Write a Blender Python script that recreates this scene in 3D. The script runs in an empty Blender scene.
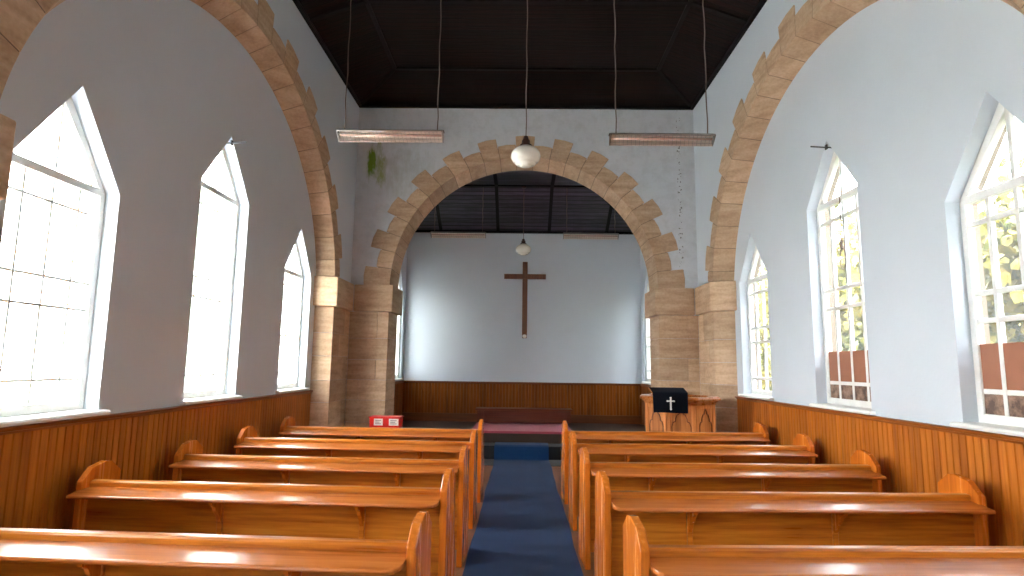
import bpy, bmesh, math, random
from mathutils import Vector, Matrix
random.seed(7)
scene = bpy.context.scene
col = scene.collection
PI = math.pi

# ------------------------------------------------------------------ materials
def new_mat(name):
    m = bpy.data.materials.new(name); m.use_nodes = True
    nt = m.node_tree
    return m, nt, nt.nodes['Principled BSDF']

def N(nt, kind, **kw):
    n = nt.nodes.new(kind)
    for k, v in kw.items():
        if k in n.inputs: n.inputs[k].default_value = v
        else: setattr(n, k, v)
    return n

def mapping(nt, scale=(1, 1, 1), coord='Object'):
    tc = nt.nodes.new('ShaderNodeTexCoord')
    mp = nt.nodes.new('ShaderNodeMapping'); mp.inputs['Scale'].default_value = scale
    nt.links.new(tc.outputs[coord], mp.inputs['Vector'])
    return mp.outputs['Vector']

def ramp(nt, fac, stops):
    r = nt.nodes.new('ShaderNodeValToRGB')
    while len(r.color_ramp.elements) < len(stops): r.color_ramp.elements.new(0.5)
    for e, (p, c) in zip(r.color_ramp.elements, stops):
        e.position = p; e.color = (*c, 1) if len(c) == 3 else c
    nt.links.new(fac, r.inputs['Fac'])
    return r.outputs['Color']

def math_node(nt, op, a, b=None):
    n = nt.nodes.new('ShaderNodeMath'); n.operation = op
    for i, v in enumerate((a, b)):
        if v is None: continue
        if isinstance(v, (int, float)): n.inputs[i].default_value = v
        else: nt.links.new(v, n.inputs[i])
    return n.outputs[0]

def mix(nt, fac, a, b, blend='MIX'):
    n = nt.nodes.new('ShaderNodeMix'); n.data_type = 'RGBA'; n.blend_type = blend
    if isinstance(fac, (int, float)): n.inputs[0].default_value = fac
    else: nt.links.new(fac, n.inputs[0])
    for i, v in ((6, a), (7, b)):
        if isinstance(v, tuple): n.inputs[i].default_value = (*v, 1)
        else: nt.links.new(v, n.inputs[i])
    return n.outputs[2]

def bump(nt, bs, height, strength=.2, dist=.01):
    b = nt.nodes.new('ShaderNodeBump'); b.inputs['Strength'].default_value = strength
    b.inputs['Distance'].default_value = dist
    nt.links.new(height, b.inputs['Height']); nt.links.new(b.outputs['Normal'], bs.inputs['Normal'])

def noise(nt, vec, scale, detail=4, rough=.5):
    n = N(nt, 'ShaderNodeTexNoise', Scale=scale, Detail=detail, Roughness=rough)
    nt.links.new(vec, n.inputs['Vector'])
    return n.outputs['Fac']

def wood(name, dark, mid, light, rough=.28, axis='x', island=.25, coat=.25, bumpy=.05, spec=.4):
    m, nt, bs = new_mat(name)
    sc = {'x': (1.2, 22, 22), 'y': (22, 1.2, 22), 'z': (22, 22, 1.2)}[axis]
    v = mapping(nt, sc)
    grain = noise(nt, v, 1.6, 6, .6)
    v2 = mapping(nt, tuple(s*.16 for s in sc))
    big = noise(nt, v2, 1.8, 3, .5)
    f = math_node(nt, 'ADD', math_node(nt, 'MULTIPLY', grain, .6), math_node(nt, 'MULTIPLY', big, .4))
    c = ramp(nt, f, [(.34, dark), (.5, mid), (.68, light)])
    g = nt.nodes.new('ShaderNodeNewGeometry')
    r = math_node(nt, 'ADD', math_node(nt, 'MULTIPLY', g.outputs['Random Per Island'], island), 1 - island*.5)
    h = nt.nodes.new('ShaderNodeHueSaturation'); nt.links.new(c, h.inputs['Color']); nt.links.new(r, h.inputs['Value'])
    nt.links.new(h.outputs['Color'], bs.inputs['Base Color'])
    rr = math_node(nt, 'ADD', math_node(nt, 'MULTIPLY', grain, .14), rough - .07)
    nt.links.new(rr, bs.inputs['Roughness'])
    bs.inputs['Coat Weight'].default_value = coat; bs.inputs['Coat Roughness'].default_value = .12
    bs.inputs['Specular IOR Level'].default_value = spec
    bump(nt, bs, grain, bumpy, .004)
    return m

def plain(name, c, rough=.5, metal=0, spec=.5):
    m, nt, bs = new_mat(name)
    bs.inputs['Roughness'].default_value = rough
    bs.inputs['Metallic'].default_value = metal; bs.inputs['Specular IOR Level'].default_value = spec
    f = noise(nt, mapping(nt), 9, 3)
    nt.links.new(mix(nt, f, tuple(x*.86 for x in c), tuple(min(1, x*1.12) for x in c)), bs.inputs['Base Color'])
    return m

M = {}
M['pew_x'] = wood('pew_wood_long', (.32, .078, .007), (.54, .168, .015), (.70, .26, .032), .30, 'x', coat=.15, spec=.3)
M['pew_z'] = wood('pew_wood_upright', (.38, .088, .009), (.56, .150, .015), (.66, .20, .024), .26, 'z', coat=.3, spec=.35, bumpy=.003)
M['pew_ledge'] = wood('pew_ledge_wood', (.30, .076, .012), (.46, .128, .022), (.56, .17, .032), .24, 'x', coat=.25, spec=.35, bumpy=.02)
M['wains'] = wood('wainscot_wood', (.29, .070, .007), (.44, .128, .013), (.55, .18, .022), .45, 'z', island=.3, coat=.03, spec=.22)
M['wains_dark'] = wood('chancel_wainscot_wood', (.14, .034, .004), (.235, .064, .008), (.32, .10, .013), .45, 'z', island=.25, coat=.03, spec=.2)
M['cap_wood'] = wood('wainscot_cap_wood', (.20, .048, .008), (.30, .078, .012), (.40, .11, .018), .35, 'y')
M['cap_wood_x'] = wood('wainscot_cap_wood_x', (.10, .028, .008), (.16, .045, .011), (.22, .065, .018), .35, 'x')
M['pulpit'] = wood('pulpit_wood', (.32, .10, .024), (.54, .19, .048), (.70, .29, .085), .4, 'z', coat=.1, bumpy=.02)
M['pulpit_rim'] = wood('pulpit_rim_wood', (.24, .07, .014), (.38, .12, .024), (.50, .17, .04), .28, 'x', coat=.3, bumpy=.015)
M['carving'] = wood('carving_wood', (.12, .035, .012), (.18, .055, .018), (.25, .08, .025), .4, 'z')
M['bench_dark'] = wood('dark_bench_wood', (.09, .018, .007), (.15, .030, .012), (.21, .045, .018), .4, 'x')
M['cross'] = wood('cross_wood', (.09, .030, .014), (.15, .05, .022), (.21, .08, .035), .4, 'z')
M['white_paint'] = plain('white_window_paint', (.80, .80, .78), .45)
M['peel_paint'] = plain('worn_white_paint', (.62, .60, .57), .6)
M['opal'] = plain('opal_glass', (.86, .82, .74), .18)
M['lamp_metal'] = plain('brown_lamp_metal', (.05, .022, .014), .4, .5)
M['steel'] = plain('grey_steel', (.30, .29, .28), .35, .9)
M['dark_steel'] = plain('dark_steel', (.05, .05, .052), .4, .6)
M['reflector'] = plain('copper_toned_reflector', (.74, .66, .60), .42, .7)
M['quartz'] = plain('quartz_tube', (.75, .50, .42), .2, .2)
M['cord'] = plain('twisted_cord', (.16, .12, .10), .7)
M['red'] = plain('red_plastic', (.62, .012, .010), .35)
M['label'] = plain('white_label', (.85, .82, .80), .5)
M['ink'] = plain('grey_ink', (.18, .18, .20), .6)
M['cloth'] = plain('black_cloth', (.006, .009, .018), .85, 0, .2)
M['silver'] = plain('silver_thread', (.72, .74, .72), .5)
M['board'] = plain('brown_hardboard', (.34, .135, .075), .65)
M['tree_bark'] = plain('bark', (.10, .07, .045), .9)

def wall_paint(name, c, stains=0):
    m, nt, bs = new_mat(name)
    v = mapping(nt)
    f = noise(nt, v, 1.3, 4)
    c1 = mix(nt, f, tuple(x*.93 for x in c), tuple(min(1, x*1.04) for x in c))
    if stains:
        tc = nt.nodes.new('ShaderNodeTexCoord'); sp = nt.nodes.new('ShaderNodeSeparateXYZ')
        nt.links.new(tc.outputs['Object'], sp.inputs[0])
        X, Z = sp.outputs['X'], sp.outputs['Z']
        nz = noise(nt, v, 7, 6, .7)
        fine = noise(nt, mapping(nt, (1, 1, .35)), 16, 6, .7)
        def blob(x0, z0, rx, rz, amt):
            dx = math_node(nt, 'POWER', math_node(nt, 'ABSOLUTE', math_node(nt, 'DIVIDE', math_node(nt, 'SUBTRACT', X, x0), rx)), 2)
            dz = math_node(nt, 'POWER', math_node(nt, 'ABSOLUTE', math_node(nt, 'DIVIDE', math_node(nt, 'SUBTRACT', Z, z0), rz)), 2)
            d = math_node(nt, 'SUBTRACT', 1, math_node(nt, 'ADD', dx, dz))
            d = math_node(nt, 'ADD', d, math_node(nt, 'MULTIPLY', math_node(nt, 'SUBTRACT', fine, .5), 3.2))
            n = nt.nodes.new('ShaderNodeClamp'); nt.links.new(math_node(nt, 'MULTIPLY', d, amt), n.inputs[0])
            return n.outputs[0]
        # damp, blotchy plaster
        damp = ramp(nt, nz, [(.45, (0, 0, 0)), (.66, (1, 1, 1))])
        c1 = mix(nt, math_node(nt, 'MULTIPLY', damp, .30), c1, (c[0]*.62, c[1]*.62, c[2]*.60))
        c1 = mix(nt, blob(-2.02, 4.9, .6, .5, .45), c1, (.40, .40, .36))
        c1 = mix(nt, blob(-2.56, 5.10, .17, .40, .55), c1, (.22, .27, .06))
        c1 = mix(nt, blob(-2.61, 5.10, .085, .24, 1.6), c1, (.13, .25, .008))
        c1 = mix(nt, blob(-2.45, 4.98, .11, .34, .8), c1, (.30, .35, .12))
        c1 = mix(nt, blob(-2.50, 5.55, .07, .18, .7), c1, (.26, .34, .07))
        # flaking spots up the right hand corner
        dots = noise(nt, mapping(nt, (1, 1, 1)), 22, 2)
        xr = math_node(nt, 'LESS_THAN', math_node(nt, 'ABSOLUTE', math_node(nt, 'SUBTRACT', X, 2.70)), .035)
        dd = math_node(nt, 'MULTIPLY', xr, math_node(nt, 'GREATER_THAN', dots, .60))
        c1 = mix(nt, math_node(nt, 'MULTIPLY', dd, .8), c1, (.10, .09, .08))
    nt.links.new(c1, bs.inputs['Base Color'])
    bs.inputs['Roughness'].default_value = .62
    bs.inputs['Specular IOR Level'].default_value = .25
    bump(nt, bs, noise(nt, v, 30, 5), .12, .01)
    return m
M['wall'] = wall_paint('pale_blue_wall_paint', (.61, .665, .735))
M['wall_arch'] = wall_paint('damp_pale_wall_paint', (.62, .65, .69), 1)
M['exterior'] = plain('outside_stone', (.17, .12, .08), .9)

def stone(name):
    m, nt, bs = new_mat(name)
    v = mapping(nt)
    vs = mapping(nt, (1, 1, 6))
    f = noise(nt, vs, 2.2, 5, .6); f2 = noise(nt, v, 30, 4)
    ff = math_node(nt, 'ADD', math_node(nt, 'MULTIPLY', f, .7), math_node(nt, 'MULTIPLY', f2, .3))
    c = ramp(nt, ff, [(.34, (.42, .265, .16)), (.5, (.56, .38, .24)), (.68, (.68, .495, .335))])
    g = nt.nodes.new('ShaderNodeNewGeometry')
    h = nt.nodes.new('ShaderNodeHueSaturation')
    nt.links.new(c, h.inputs['Color'])
    nt.links.new(math_node(nt, 'ADD', math_node(nt, 'MULTIPLY', g.outputs['Random Per Island'], .26), .82), h.inputs['Value'])
    nt.links.new(h.outputs['Color'], bs.inputs['Base Color'])
    bs.inputs['Roughness'].default_value = .8
    bump(nt, bs, ff, .25, .01)
    return m
M['stone'] = stone('sandstone')
M['mortar'] = plain('mortar', (.22, .15, .10), .95)

def ceil_mat(name, k, rough, spec):
    m, nt, bs = new_mat(name)
    v = mapping(nt)
    sp = nt.nodes.new('ShaderNodeSeparateXYZ'); nt.links.new(v, sp.inputs[0])
    yz = math_node(nt, 'MULTIPLY', sp.outputs['Y'], 1/.10)
    fr = math_node(nt, 'FRACT', yz)
    groove = math_node(nt, 'GREATER_THAN', math_node(nt, 'ABSOLUTE', math_node(nt, 'SUBTRACT', fr, .5)), .37)
    g = noise(nt, mapping(nt, (1.5, 14, 14)), 2, 5)
    wn = nt.nodes.new('ShaderNodeTexWhiteNoise'); wn.noise_dimensions = '1D'
    nt.links.new(math_node(nt, 'FLOOR', yz), wn.inputs['W'])
    c = ramp(nt, math_node(nt, 'ADD', math_node(nt, 'MULTIPLY', g, .7), math_node(nt, 'MULTIPLY', wn.outputs['Value'], .3)),
             [(.3, k[0]), (.7, k[1])])
    nt.links.new(mix(nt, groove, c, (.003, .002, .002)), bs.inputs['Base Color'])
    bs.inputs['Roughness'].default_value = rough
    bs.inputs['Specular IOR Level'].default_value = spec
    bump(nt, bs, math_node(nt, 'ADD', math_node(nt, 'MULTIPLY', groove, -1), math_node(nt, 'MULTIPLY', g, .5)), .7, .012)
    return m
M['ceil'] = ceil_mat('dark_stained_boards', ((.004, .0018, .0018), (.014, .0035, .003)), .6, .15)
M['ceil_sheen'] = ceil_mat('dark_boards_blue_sheen', ((.014, .010, .018), (.085, .066, .10)), .3, .5)  # bluish sheen of the chancel boards is put into the base colour
M['batten'] = plain('black_batten', (.006, .004, .004), .6, 0, .2)

def carpet(name, c):
    m, nt, bs = new_mat(name)
    v = mapping(nt)
    f = noise(nt, v, 160, 3, .7); b = noise(nt, v, 2.2, 5, .6)
    c1 = mix(nt, f, tuple(x*.55 for x in c), tuple(x*1.4 for x in c))
    c1 = mix(nt, math_node(nt, 'MULTIPLY', b, .35), c1, tuple(x*1.9 + .01 for x in c))
    specks = math_node(nt, 'GREATER_THAN', noise(nt, v, 34, 1), .80)
    c1 = mix(nt, specks, c1, tuple(x*2.5 + .05 for x in c))
    nt.links.new(c1, bs.inputs['Base Color'])
    bs.inputs['Roughness'].default_value = .95; bs.inputs['Specular IOR Level'].default_value = .15
    bs.inputs['Sheen Weight'].default_value = .15
    bump(nt, bs, f, .6, .004)
    return m
M['blue_carpet'] = carpet('blue_carpet', (.012, .054, .165))
M['dark_carpet'] = carpet('charcoal_carpet', (.018, .019, .022))
M['pink_carpet'] = carpet('rose_carpet', (.36, .065, .10))
M['chfloor'] = plain('dark_chancel_boards', (.035, .016, .009), .5)

def floor_mat():
    m, nt, bs = new_mat('parquet')
    v = mapping(nt)
    b = N(nt, 'ShaderNodeTexBrick', Scale=1.0)
    b.inputs['Brick Width'].default_value = .24; b.inputs['Row Height'].default_value = .06
    b.inputs['Mortar Size'].default_value = .0025
    b.inputs['Color1'].default_value = (.30, .12, .05, 1); b.inputs['Color2'].default_value = (.17, .06, .025, 1)
    b.inputs['Mortar'].default_value = (.03, .015, .01, 1)
    nt.links.new(v, b.inputs['Vector'])
    g = noise(nt, mapping(nt, (4, 30, 4)), 2, 5)
    nt.links.new(mix(nt, .5, b.outputs['Color'], ramp(nt, g, [(.3, (.13, .05, .02)), (.7, (.36, .16, .08))])), bs.inputs['Base Color'])
    bs.inputs['Roughness'].default_value = .3
    bump(nt, bs, b.outputs['Fac'], -.2, .004)
    return m
M['floor'] = floor_mat()

def glass_mat(name, lo, hi):
    m = bpy.data.materials.new(name); m.use_nodes = True
    nt = m.node_tree; nt.nodes.clear()
    out = nt.nodes.new('ShaderNodeOutputMaterial')
    tr = nt.nodes.new('ShaderNodeBsdfTransparent'); tr.inputs[0].default_value = (.95, .955, .95, 1)
    tl = nt.nodes.new('ShaderNodeBsdfTranslucent'); tl.inputs[0].default_value = (.91, .92, .91, 1)
    gl = nt.nodes.new('ShaderNodeBsdfGlossy'); gl.inputs['Roughness'].default_value = .15
    a = nt.nodes.new('ShaderNodeMixShader'); b = nt.nodes.new('ShaderNodeMixShader')
    tc = mapping(nt); f = noise(nt, tc, 3, 4)
    nt.links.new(math_node(nt, 'ADD', math_node(nt, 'MULTIPLY', f, hi-lo), lo), a.inputs[0])
    nt.links.new(tr.outputs[0], a.inputs[1]); nt.links.new(tl.outputs[0], a.inputs[2])
    b.inputs[0].default_value = .05
    nt.links.new(a.outputs[0], b.inputs[1]); nt.links.new(gl.outputs[0], b.inputs[2])
    nt.links.new(b.outputs[0], out.inputs['Surface'])
    return m
M['glass'] = glass_mat('rippled_window_glass', .015, .05)
M['glass_white'] = glass_mat('obscured_window_glass', .45, .6)

def leaf_mat(name, k):
    m, nt, bs = new_mat(name)
    v = mapping(nt)
    f = noise(nt, v, 1.1, 4, .6); g = noise(nt, v, 14, 4, .7)
    ff = math_node(nt, 'ADD', math_node(nt, 'MULTIPLY', f, .65), math_node(nt, 'MULTIPLY', g, .35))
    c = ramp(nt, ff, [(p, tuple(x*k for x in q)) for p, q in [(.34, (.035, .065, .002)), (.45, (.105, .115, .003)), (.55, (.20, .155, .006)), (.68, (.28, .21, .04))]])
    nt.links.new(c, bs.inputs['Base Color']); bs.inputs['Roughness'].default_value = .7
    return m
M['leaf'] = leaf_mat('autumn_foliage', 1.0)
M['bank'] = leaf_mat('bank_foliage', .3)
M['grass'] = plain('grass', (.11, .12, .03), .9)

# ------------------------------------------------------------------ geometry helpers
class MB:
    def __init__(s): s.bm = bmesh.new()
    def prism(s, pts, axis, a, b):
        """convex polygon of 2D points extruded along an axis from a to b"""
        def P(p, t):
            if axis == 'x': return (t, p[0], p[1])
            if axis == 'y': return (p[0], t, p[1])
            return (p[0], p[1], t)
        v0 = [s.bm.verts.new(P(p, a)) for p in pts]; v1 = [s.bm.verts.new(P(p, b)) for p in pts]
        n = len(pts)
        s.bm.faces.new(v0); s.bm.faces.new(v1[::-1])
        for i in range(n): s.bm.faces.new((v0[i], v1[i], v1[(i+1) % n], v0[(i+1) % n]))
        return s
    def box(s, x0, x1, y0, y1, z0, z1):
        return s.prism([(y0, z0), (y1, z0), (y1, z1), (y0, z1)], 'x', x0, x1)
    def hexa(s, lo, hi):
        v0 = [s.bm.verts.new(p) for p in lo]; v1 = [s.bm.verts.new(p) for p in hi]; n = len(lo)
        s.bm.faces.new(v0); s.bm.faces.new(v1[::-1])
        for i in range(n): s.bm.faces.new((v0[i], v1[i], v1[(i+1) % n], v0[(i+1) % n]))
        return s
    def beam(s, p0, p1, w, d, up):
        """rectangular bar from p0 to p1: w across (perp. to up), d along up"""
        p0, p1, up = Vector(p0), Vector(p1), Vector(up).normalized()
        t = (p1-p0).normalized(); sd = t.cross(up).normalized()*w/2; u = up*d/2
        return s.hexa([p0-sd-u, p0+sd-u, p0+sd+u, p0-sd+u], [p1-sd-u, p1+sd-u, p1+sd+u, p1-sd+u])
    def tube(s, pts, r, seg=10):
        pts = [Vector(p) for p in pts]; rings = []
        for i, p in enumerate(pts):
            t = (pts[min(i+1, len(pts)-1)] - pts[max(i-1, 0)]).normalized()
            a = t.orthogonal().normalized() if i == 0 else (prev - t*prev.dot(t)).normalized()
            prev = a; b = t.cross(a)
            rr = r[i] if isinstance(r, (list, tuple)) else r
            rings.append([s.bm.verts.new(p + (a*math.cos(2*PI*k/seg) + b*math.sin(2*PI*k/seg))*rr) for k in range(seg)])
        for i in range(len(rings)-1):
            for k in range(seg):
                s.bm.faces.new((rings[i][k], rings[i][(k+1) % seg], rings[i+1][(k+1) % seg], rings[i+1][k]))
        s.bm.faces.new(rings[0][::-1]); s.bm.faces.new(rings[-1])
        return s
    def lathe(s, prof, cx, cy, seg=40):
        rings = []
        for r, z in prof:
            rings.append([s.bm.verts.new((cx+r*math.cos(2*PI*k/seg), cy+r*math.sin(2*PI*k/seg), z)) for k in range(seg)])
        for i in range(len(rings)-1):
            for k in range(seg):
                s.bm.faces.new((rings[i][k], rings[i][(k+1) % seg], rings[i+1][(k+1) % seg], rings[i+1][k]))
        s.bm.faces.new(rings[0][::-1]); s.bm.faces.new(rings[-1])
        return s
    def build(s, name, mat, parent=None, bevel=0, smooth=False, mats=None, segs=2):
        bmesh.ops.recalc_face_normals(s.bm, faces=s.bm.faces)
        if bevel:
            es = [e for e in s.bm.edges if len(e.link_faces) == 2 and e.calc_face_angle(0) > .35]
            bmesh.ops.bevel(s.bm, geom=es, offset=bevel, segments=segs, profile=.6, affect='EDGES', clamp_overlap=True)
        me = bpy.data.meshes.new(name); s.bm.to_mesh(me); s.bm.free()
        for m in (mats or [mat]): me.materials.append(m)
        o = bpy.data.objects.new(name, me); col.objects.link(o)
        if smooth:
            for p in me.polygons: p.use_smooth = True
        if parent: o.parent = parent
        return o

def rel(o, root):
    """geometry was built in world coordinates: keep it there under a root that stands elsewhere"""
    o.parent = root; o.matrix_parent_inverse = Matrix.Translation(root.location).inverted()
    return o
def empty(name, loc=(0, 0, 0), rz=0):
    o = bpy.data.objects.new(name, None); col.objects.link(o); o.location = loc; o.rotation_euler = (0, 0, rz)
    o.empty_display_size = .1
    return o
def tag(o, label=None, cat=None, group=None, kind=None):
    if label: o['label'] = label
    if cat: o['category'] = cat
    if group: o['group'] = group
    if kind: o['kind'] = kind
    return o
def structure(o, label=None): return tag(o, label=label, kind='structure')
def children(o): return [c for c in bpy.data.objects if c.parent == o]
def copy_tree(o, parent=None):
    c = o.copy(); col.objects.link(c)
    if parent:
        c.parent = parent; c.matrix_parent_inverse = o.matrix_parent_inverse.copy()
    for ch in children(o): copy_tree(ch, c)
    return c

# ------------------------------------------------------------------ dimensions (metres, camera stands at x=0 y=0)
X0 = .045
W, WR = 2.92, 3.18                # nave wall face, recessed wall face (half widths)
H = 6.14                          # eaves of the nave ceiling
D, D1 = 9.77, 10.44               # chancel arch wall front and back
YB = -4.2                         # wall behind the camera
CW = 2.595                        # chancel half width
D2 = 12.85; H2 = 4.61
ZC0, ZC1 = 2.95, 2.50             # capital top and bottom
BAYS = [(6.0, 2.85), (-.42, 2.85)]
SPN = .19; SPF = {-1: .06, 1: .16}; BF = 2.59        # splay of the side arches towards the nave
EZ, EB = 2.65, 2.5                # arch ellipse centre height and rise
ZW = 1.235

def ell(yc, a, y, zc=EZ, b=EB): return zc + b*math.sqrt(max(0, 1-((y-yc)/a)**2))

# ------------------------------------------------------------------ floor, ground
structure(MB().box(X0-WR-.4, X0+WR+.4, YB-.3, 10.5, -.12, 0).build('floor', M['floor']))

# chancel steps (charcoal covered) and rose runner
s = MB()
s.box(X0-CW-.28, X0+CW+.28, 10.58, 11.02, 0, .23)
structure(MB().box(X0-CW, X0+CW, 11.02, D2, 0, .43).build('floor', M['chfloor'], bevel=.012), 'dark raised chancel floor')
structure(s.build('floor', M['dark_carpet'], bevel=.012), 'charcoal covered steps up to the chancel')
structure(MB().box(X0-2.6, X0+2.6, 9.95, 10.58, 0, .006).build('floor', M['dark_carpet']), 'charcoal strip of floor before the chancel step')

# blue aisle carpet, draped over the first step
cm = MB()
path = [(YB+.3, .010), (10.36, .010), (10.42, .012), (10.45, .022), (10.475, .06), (10.53, .175), (10.56, .222), (10.61, .244), (10.66, .248), (10.94, .246)]
dense = []
for (y0, z0), (y1, z1) in zip(path, path[1:]):
    n = 40 if y1-y0 > 2 else 2
    for k in range(n): dense.append((y0+(y1-y0)*k/n, z0+(z1-z0)*k/n))
dense.append(path[-1])
rows = []
for i, (y, z) in enumerate(dense):
    w = .012*math.sin(y*2.1) + .008*math.sin(y*5.3)
    ripple = .003*(1+math.sin(y*5.1)) + .002*(1+math.sin(y*9.7)) if y < 10.3 else .004
    rows.append([cm.bm.verts.new((X0+.0+u*.475+w*(.6 if u else 0), y, z+ripple*(1-.5*abs(u)))) for u in (-1, -.5, 0, .5, 1)])
for r0, r1 in zip(rows, rows[1:]):
    for k in range(4): cm.bm.faces.new((r0[k], r0[k+1], r1[k+1], r1[k]))
bmesh.ops.solidify(cm.bm, geom=cm.bm.faces[:], thickness=.008)
runner = cm.build('aisle_carpet', M['blue_carpet'], smooth=False)
tag(runner, 'long blue carpet runner down the aisle between the pews', 'carpet')

pk = MB(); pk.box(X0-.94, X0+.94, 11.0, 12.82, .43, .442)
pk.box(X0-.94, X0+.94, 10.998, 11.012, .40, .442)
tag(pk.build('chancel_rug', M['pink_carpet'], bevel=.003), 'rose pink carpet on the raised chancel floor', 'rug')

# ------------------------------------------------------------------ walls with pointed windows
def wall_with_windows(mb, axis, a, b, u0, u1, z0, z1, wins):
    """wall slab between a and b along axis, u along the wall, wins: (uc, half, zs, zsh, zap)"""
    P = lambda pts: mb.prism(pts, axis, a, b)
    cur = u0
    for uc, h, zs, zsh, zap in sorted(wins):
        P([(cur, z0), (uc-h, z0), (uc-h, z1), (cur, z1)])
        P([(uc-h, z0), (uc+h, z0), (uc+h, zs), (uc-h, zs)])
        P([(uc-h, zsh), (uc, zap), (uc, z1), (uc-h, z1)])
        P([(uc, zap), (uc+h, zsh), (uc+h, z1), (uc, z1)])
        cur = uc+h
    P([(cur, z0), (u1, z0), (u1, z1), (cur, z1)])

ZS = 1.27
def bay_windows(yc):
    return [(yc-2.09, .485, ZS, 2.92, 3.58), (yc+.01, .50, ZS, 3.43, 4.05), (yc+2.13, .485, ZS, 2.90, 3.54)]
wins = bay_windows(6.0) + bay_windows(-.42)
CHW = [(12.25, .39, 1.33, 2.95, 3.62)]

for sgn, nm in ((-1, 'left'), (1, 'right')):
    xb = X0 + sgn*WR
    m = MB(); wall_with_windows(m, 'x', xb+sgn*.172, xb+sgn*.25, YB-.3, D1, 0, H+.4, wins)
    structure(m.build('wall_exterior_'+nm, M['exterior']), 'stone outer face of the %s wall' % nm)
    m = MB(); wall_with_windows(m, 'x', xb, xb+sgn*.172, YB-.3, D1, 0, H+.4, wins)
    w = m.build('wall_'+nm, M['wall']); structure(w)
    # arcade skin in front of the recess
    m = MB(); xa = X0 + sgn*W; spf = SPF[sgn]
    ys = sorted([(yc-a, yc+a) for yc, a in BAYS]); cur = YB
    for y0, y1 in ys:
        m.hexa([(xa, cur+(spf if cur > YB else 0), 0), (xa, y0-SPN, 0), (xa, y0-SPN, H+.4), (xa, cur+(spf if cur > YB else 0), H+.4)], [(xb, cur, 0), (xb, y0, 0), (xb, y0, H+.4), (xb, cur, H+.4)])
        yc = (y0+y1)/2; n = 48
        cuts = [yc-2.85*math.cos(PI*k/n) for k in range(n+1)]
        for ya, yb_ in zip(cuts, cuts[1:]):
            za, zb = ell(yc, 2.85, ya), ell(yc, 2.85, yb_)
            AF = (5.7+SPN+spf)/2; fc = yc+(spf-SPN)/2
            ka, kb = fc+(ya-yc)*AF/2.85, fc+(yb_-yc)*AF/2.85
            fa, fb = ell(fc, AF, ka, b=BF), ell(fc, AF, kb, b=BF)
            m.hexa([(xa, ka, fa), (xa, kb, fb), (xa, kb, H+.4), (xa, ka, H+.4)], [(xb, ya, za), (xb, yb_, zb), (xb, yb_, H+.4), (xb, ya, H+.4)])
        cur = y1
    m.hexa([(xa, cur+spf, 0), (xa, D, 0), (xa, D, H+.4), (xa, cur+spf, H+.4)], [(xb, cur, 0), (xb, D, 0), (xb, D, H+.4), (xb, cur, H+.4)])
    structure(m.build('wall_'+nm, M['wall']))

# chancel arch wall
AR, AZ = 2.267, 2.953
m = MB()
m.box(X0-WR-.36, X0-AR, D, D1, 0, AZ); m.box(X0+AR, X0+WR+.36, D, D1, 0, AZ)
m.box(X0-WR-.36, X0-AR, D, D1, AZ, H+.4); m.box(X0+AR, X0+WR+.36, D, D1, AZ, H+.4)
n = 56
cuts = [X0-AR*math.cos(PI*k/n) for k in range(n+1)]
for xa, xb in zip(cuts, cuts[1:]):
    za, zb = ell(X0, AR, xa, AZ, AR), ell(X0, AR, xb, AZ, AR)
    m.prism([(xa, za), (xb, zb), (xb, H+.4), (xa, H+.4)], 'y', D, D1)
structure(m.build('wall_front', M['wall_arch']))
# chancel walls
structure(MB().box(X0-CW-.5, X0+CW+.5, D2, D2+.4, 0, H2+1.2).build('wall_back', M['wall']), 'pale blue chancel end wall')
for sgn, nm in ((-1, 'left'), (1, 'right')):
    xb = X0+sgn*CW
    m = MB(); wall_with_windows(m, 'x', xb, xb+sgn*.22, D1, D2, 0, H2+1.2, CHW)
    structure(m.build('wall_chancel_'+nm, M['wall']))
structure(MB().box(X0-WR-.4, X0+WR+.4, YB-.3, YB, 0, H+1).build('wall_rear', M['wall']))

# ------------------------------------------------------------------ ceilings
def hip_ceiling(x0, x1, y0, y1, z0, d, rise, name, hip_y0=True, battens_x=(), battens_y=(), label=None, mat='ceil'):
    zi = z0+rise
    yi0 = y0+d if hip_y0 else y0
    A, B, C_, D_ = (x0, y0, z0), (x1, y0, z0), (x1, y1, z0), (x0, y1, z0)
    a, b, c, dd = (x0+d, yi0, zi), (x1-d, yi0, zi), (x1-d, y1-d, zi), (x0+d, y1-d, zi)
    up = lambda ps: [(p[0], p[1], p[2]+.12) for p in ps]
    m = MB()
    quads = [[a, b, c, dd], [B, C_, c, b], [C_, D_, dd, c], [D_, A, a, dd]]
    if hip_y0: quads.append([A, B, b, a])
    for q in quads: m.hexa(q, up(q))
    o = structure(m.build(name, M[mat]), label)
    # cover battens on folds and slopes
    t = MB(); U = (0, 0, 1)
    dz = .012
    lo = lambda p: (p[0], p[1], p[2]-dz)
    for p, q, w in ((a, b, .06), (b, c, .06), (c, dd, .06), (dd, a, .06), (C_, c, .06), (D_, dd, .06)):
        t.beam(lo(p), lo(q), w, .035, U)
    for p, q in ((B, C_), (C_, D_), (D_, A)):
        t.beam((p[0], p[1], p[2]-.02), (q[0], q[1], q[2]-.02), .10, .05, U)
    for bx in battens_x:
        t.beam((bx, y1, z0-dz), (bx, y1-d, zi-dz), .07, .035, U); t.beam((bx, y1-d, zi-dz), (bx, yi0, zi-dz), .07, .03, U)
    for by in battens_y:
        t.beam((x0+d, by, zi-dz), (x1-d, by, zi-dz), .06, .03, U)
        t.beam((x0, by, z0-dz), (x0+d, by, zi-dz), .06, .035, U); t.beam((x1, by, z0-dz), (x1-d, by, zi-dz), .06, .035, U)
    structure(t.build('trim_ceiling', M['batten']), 'black cover battens on the boarded ceiling')
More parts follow.
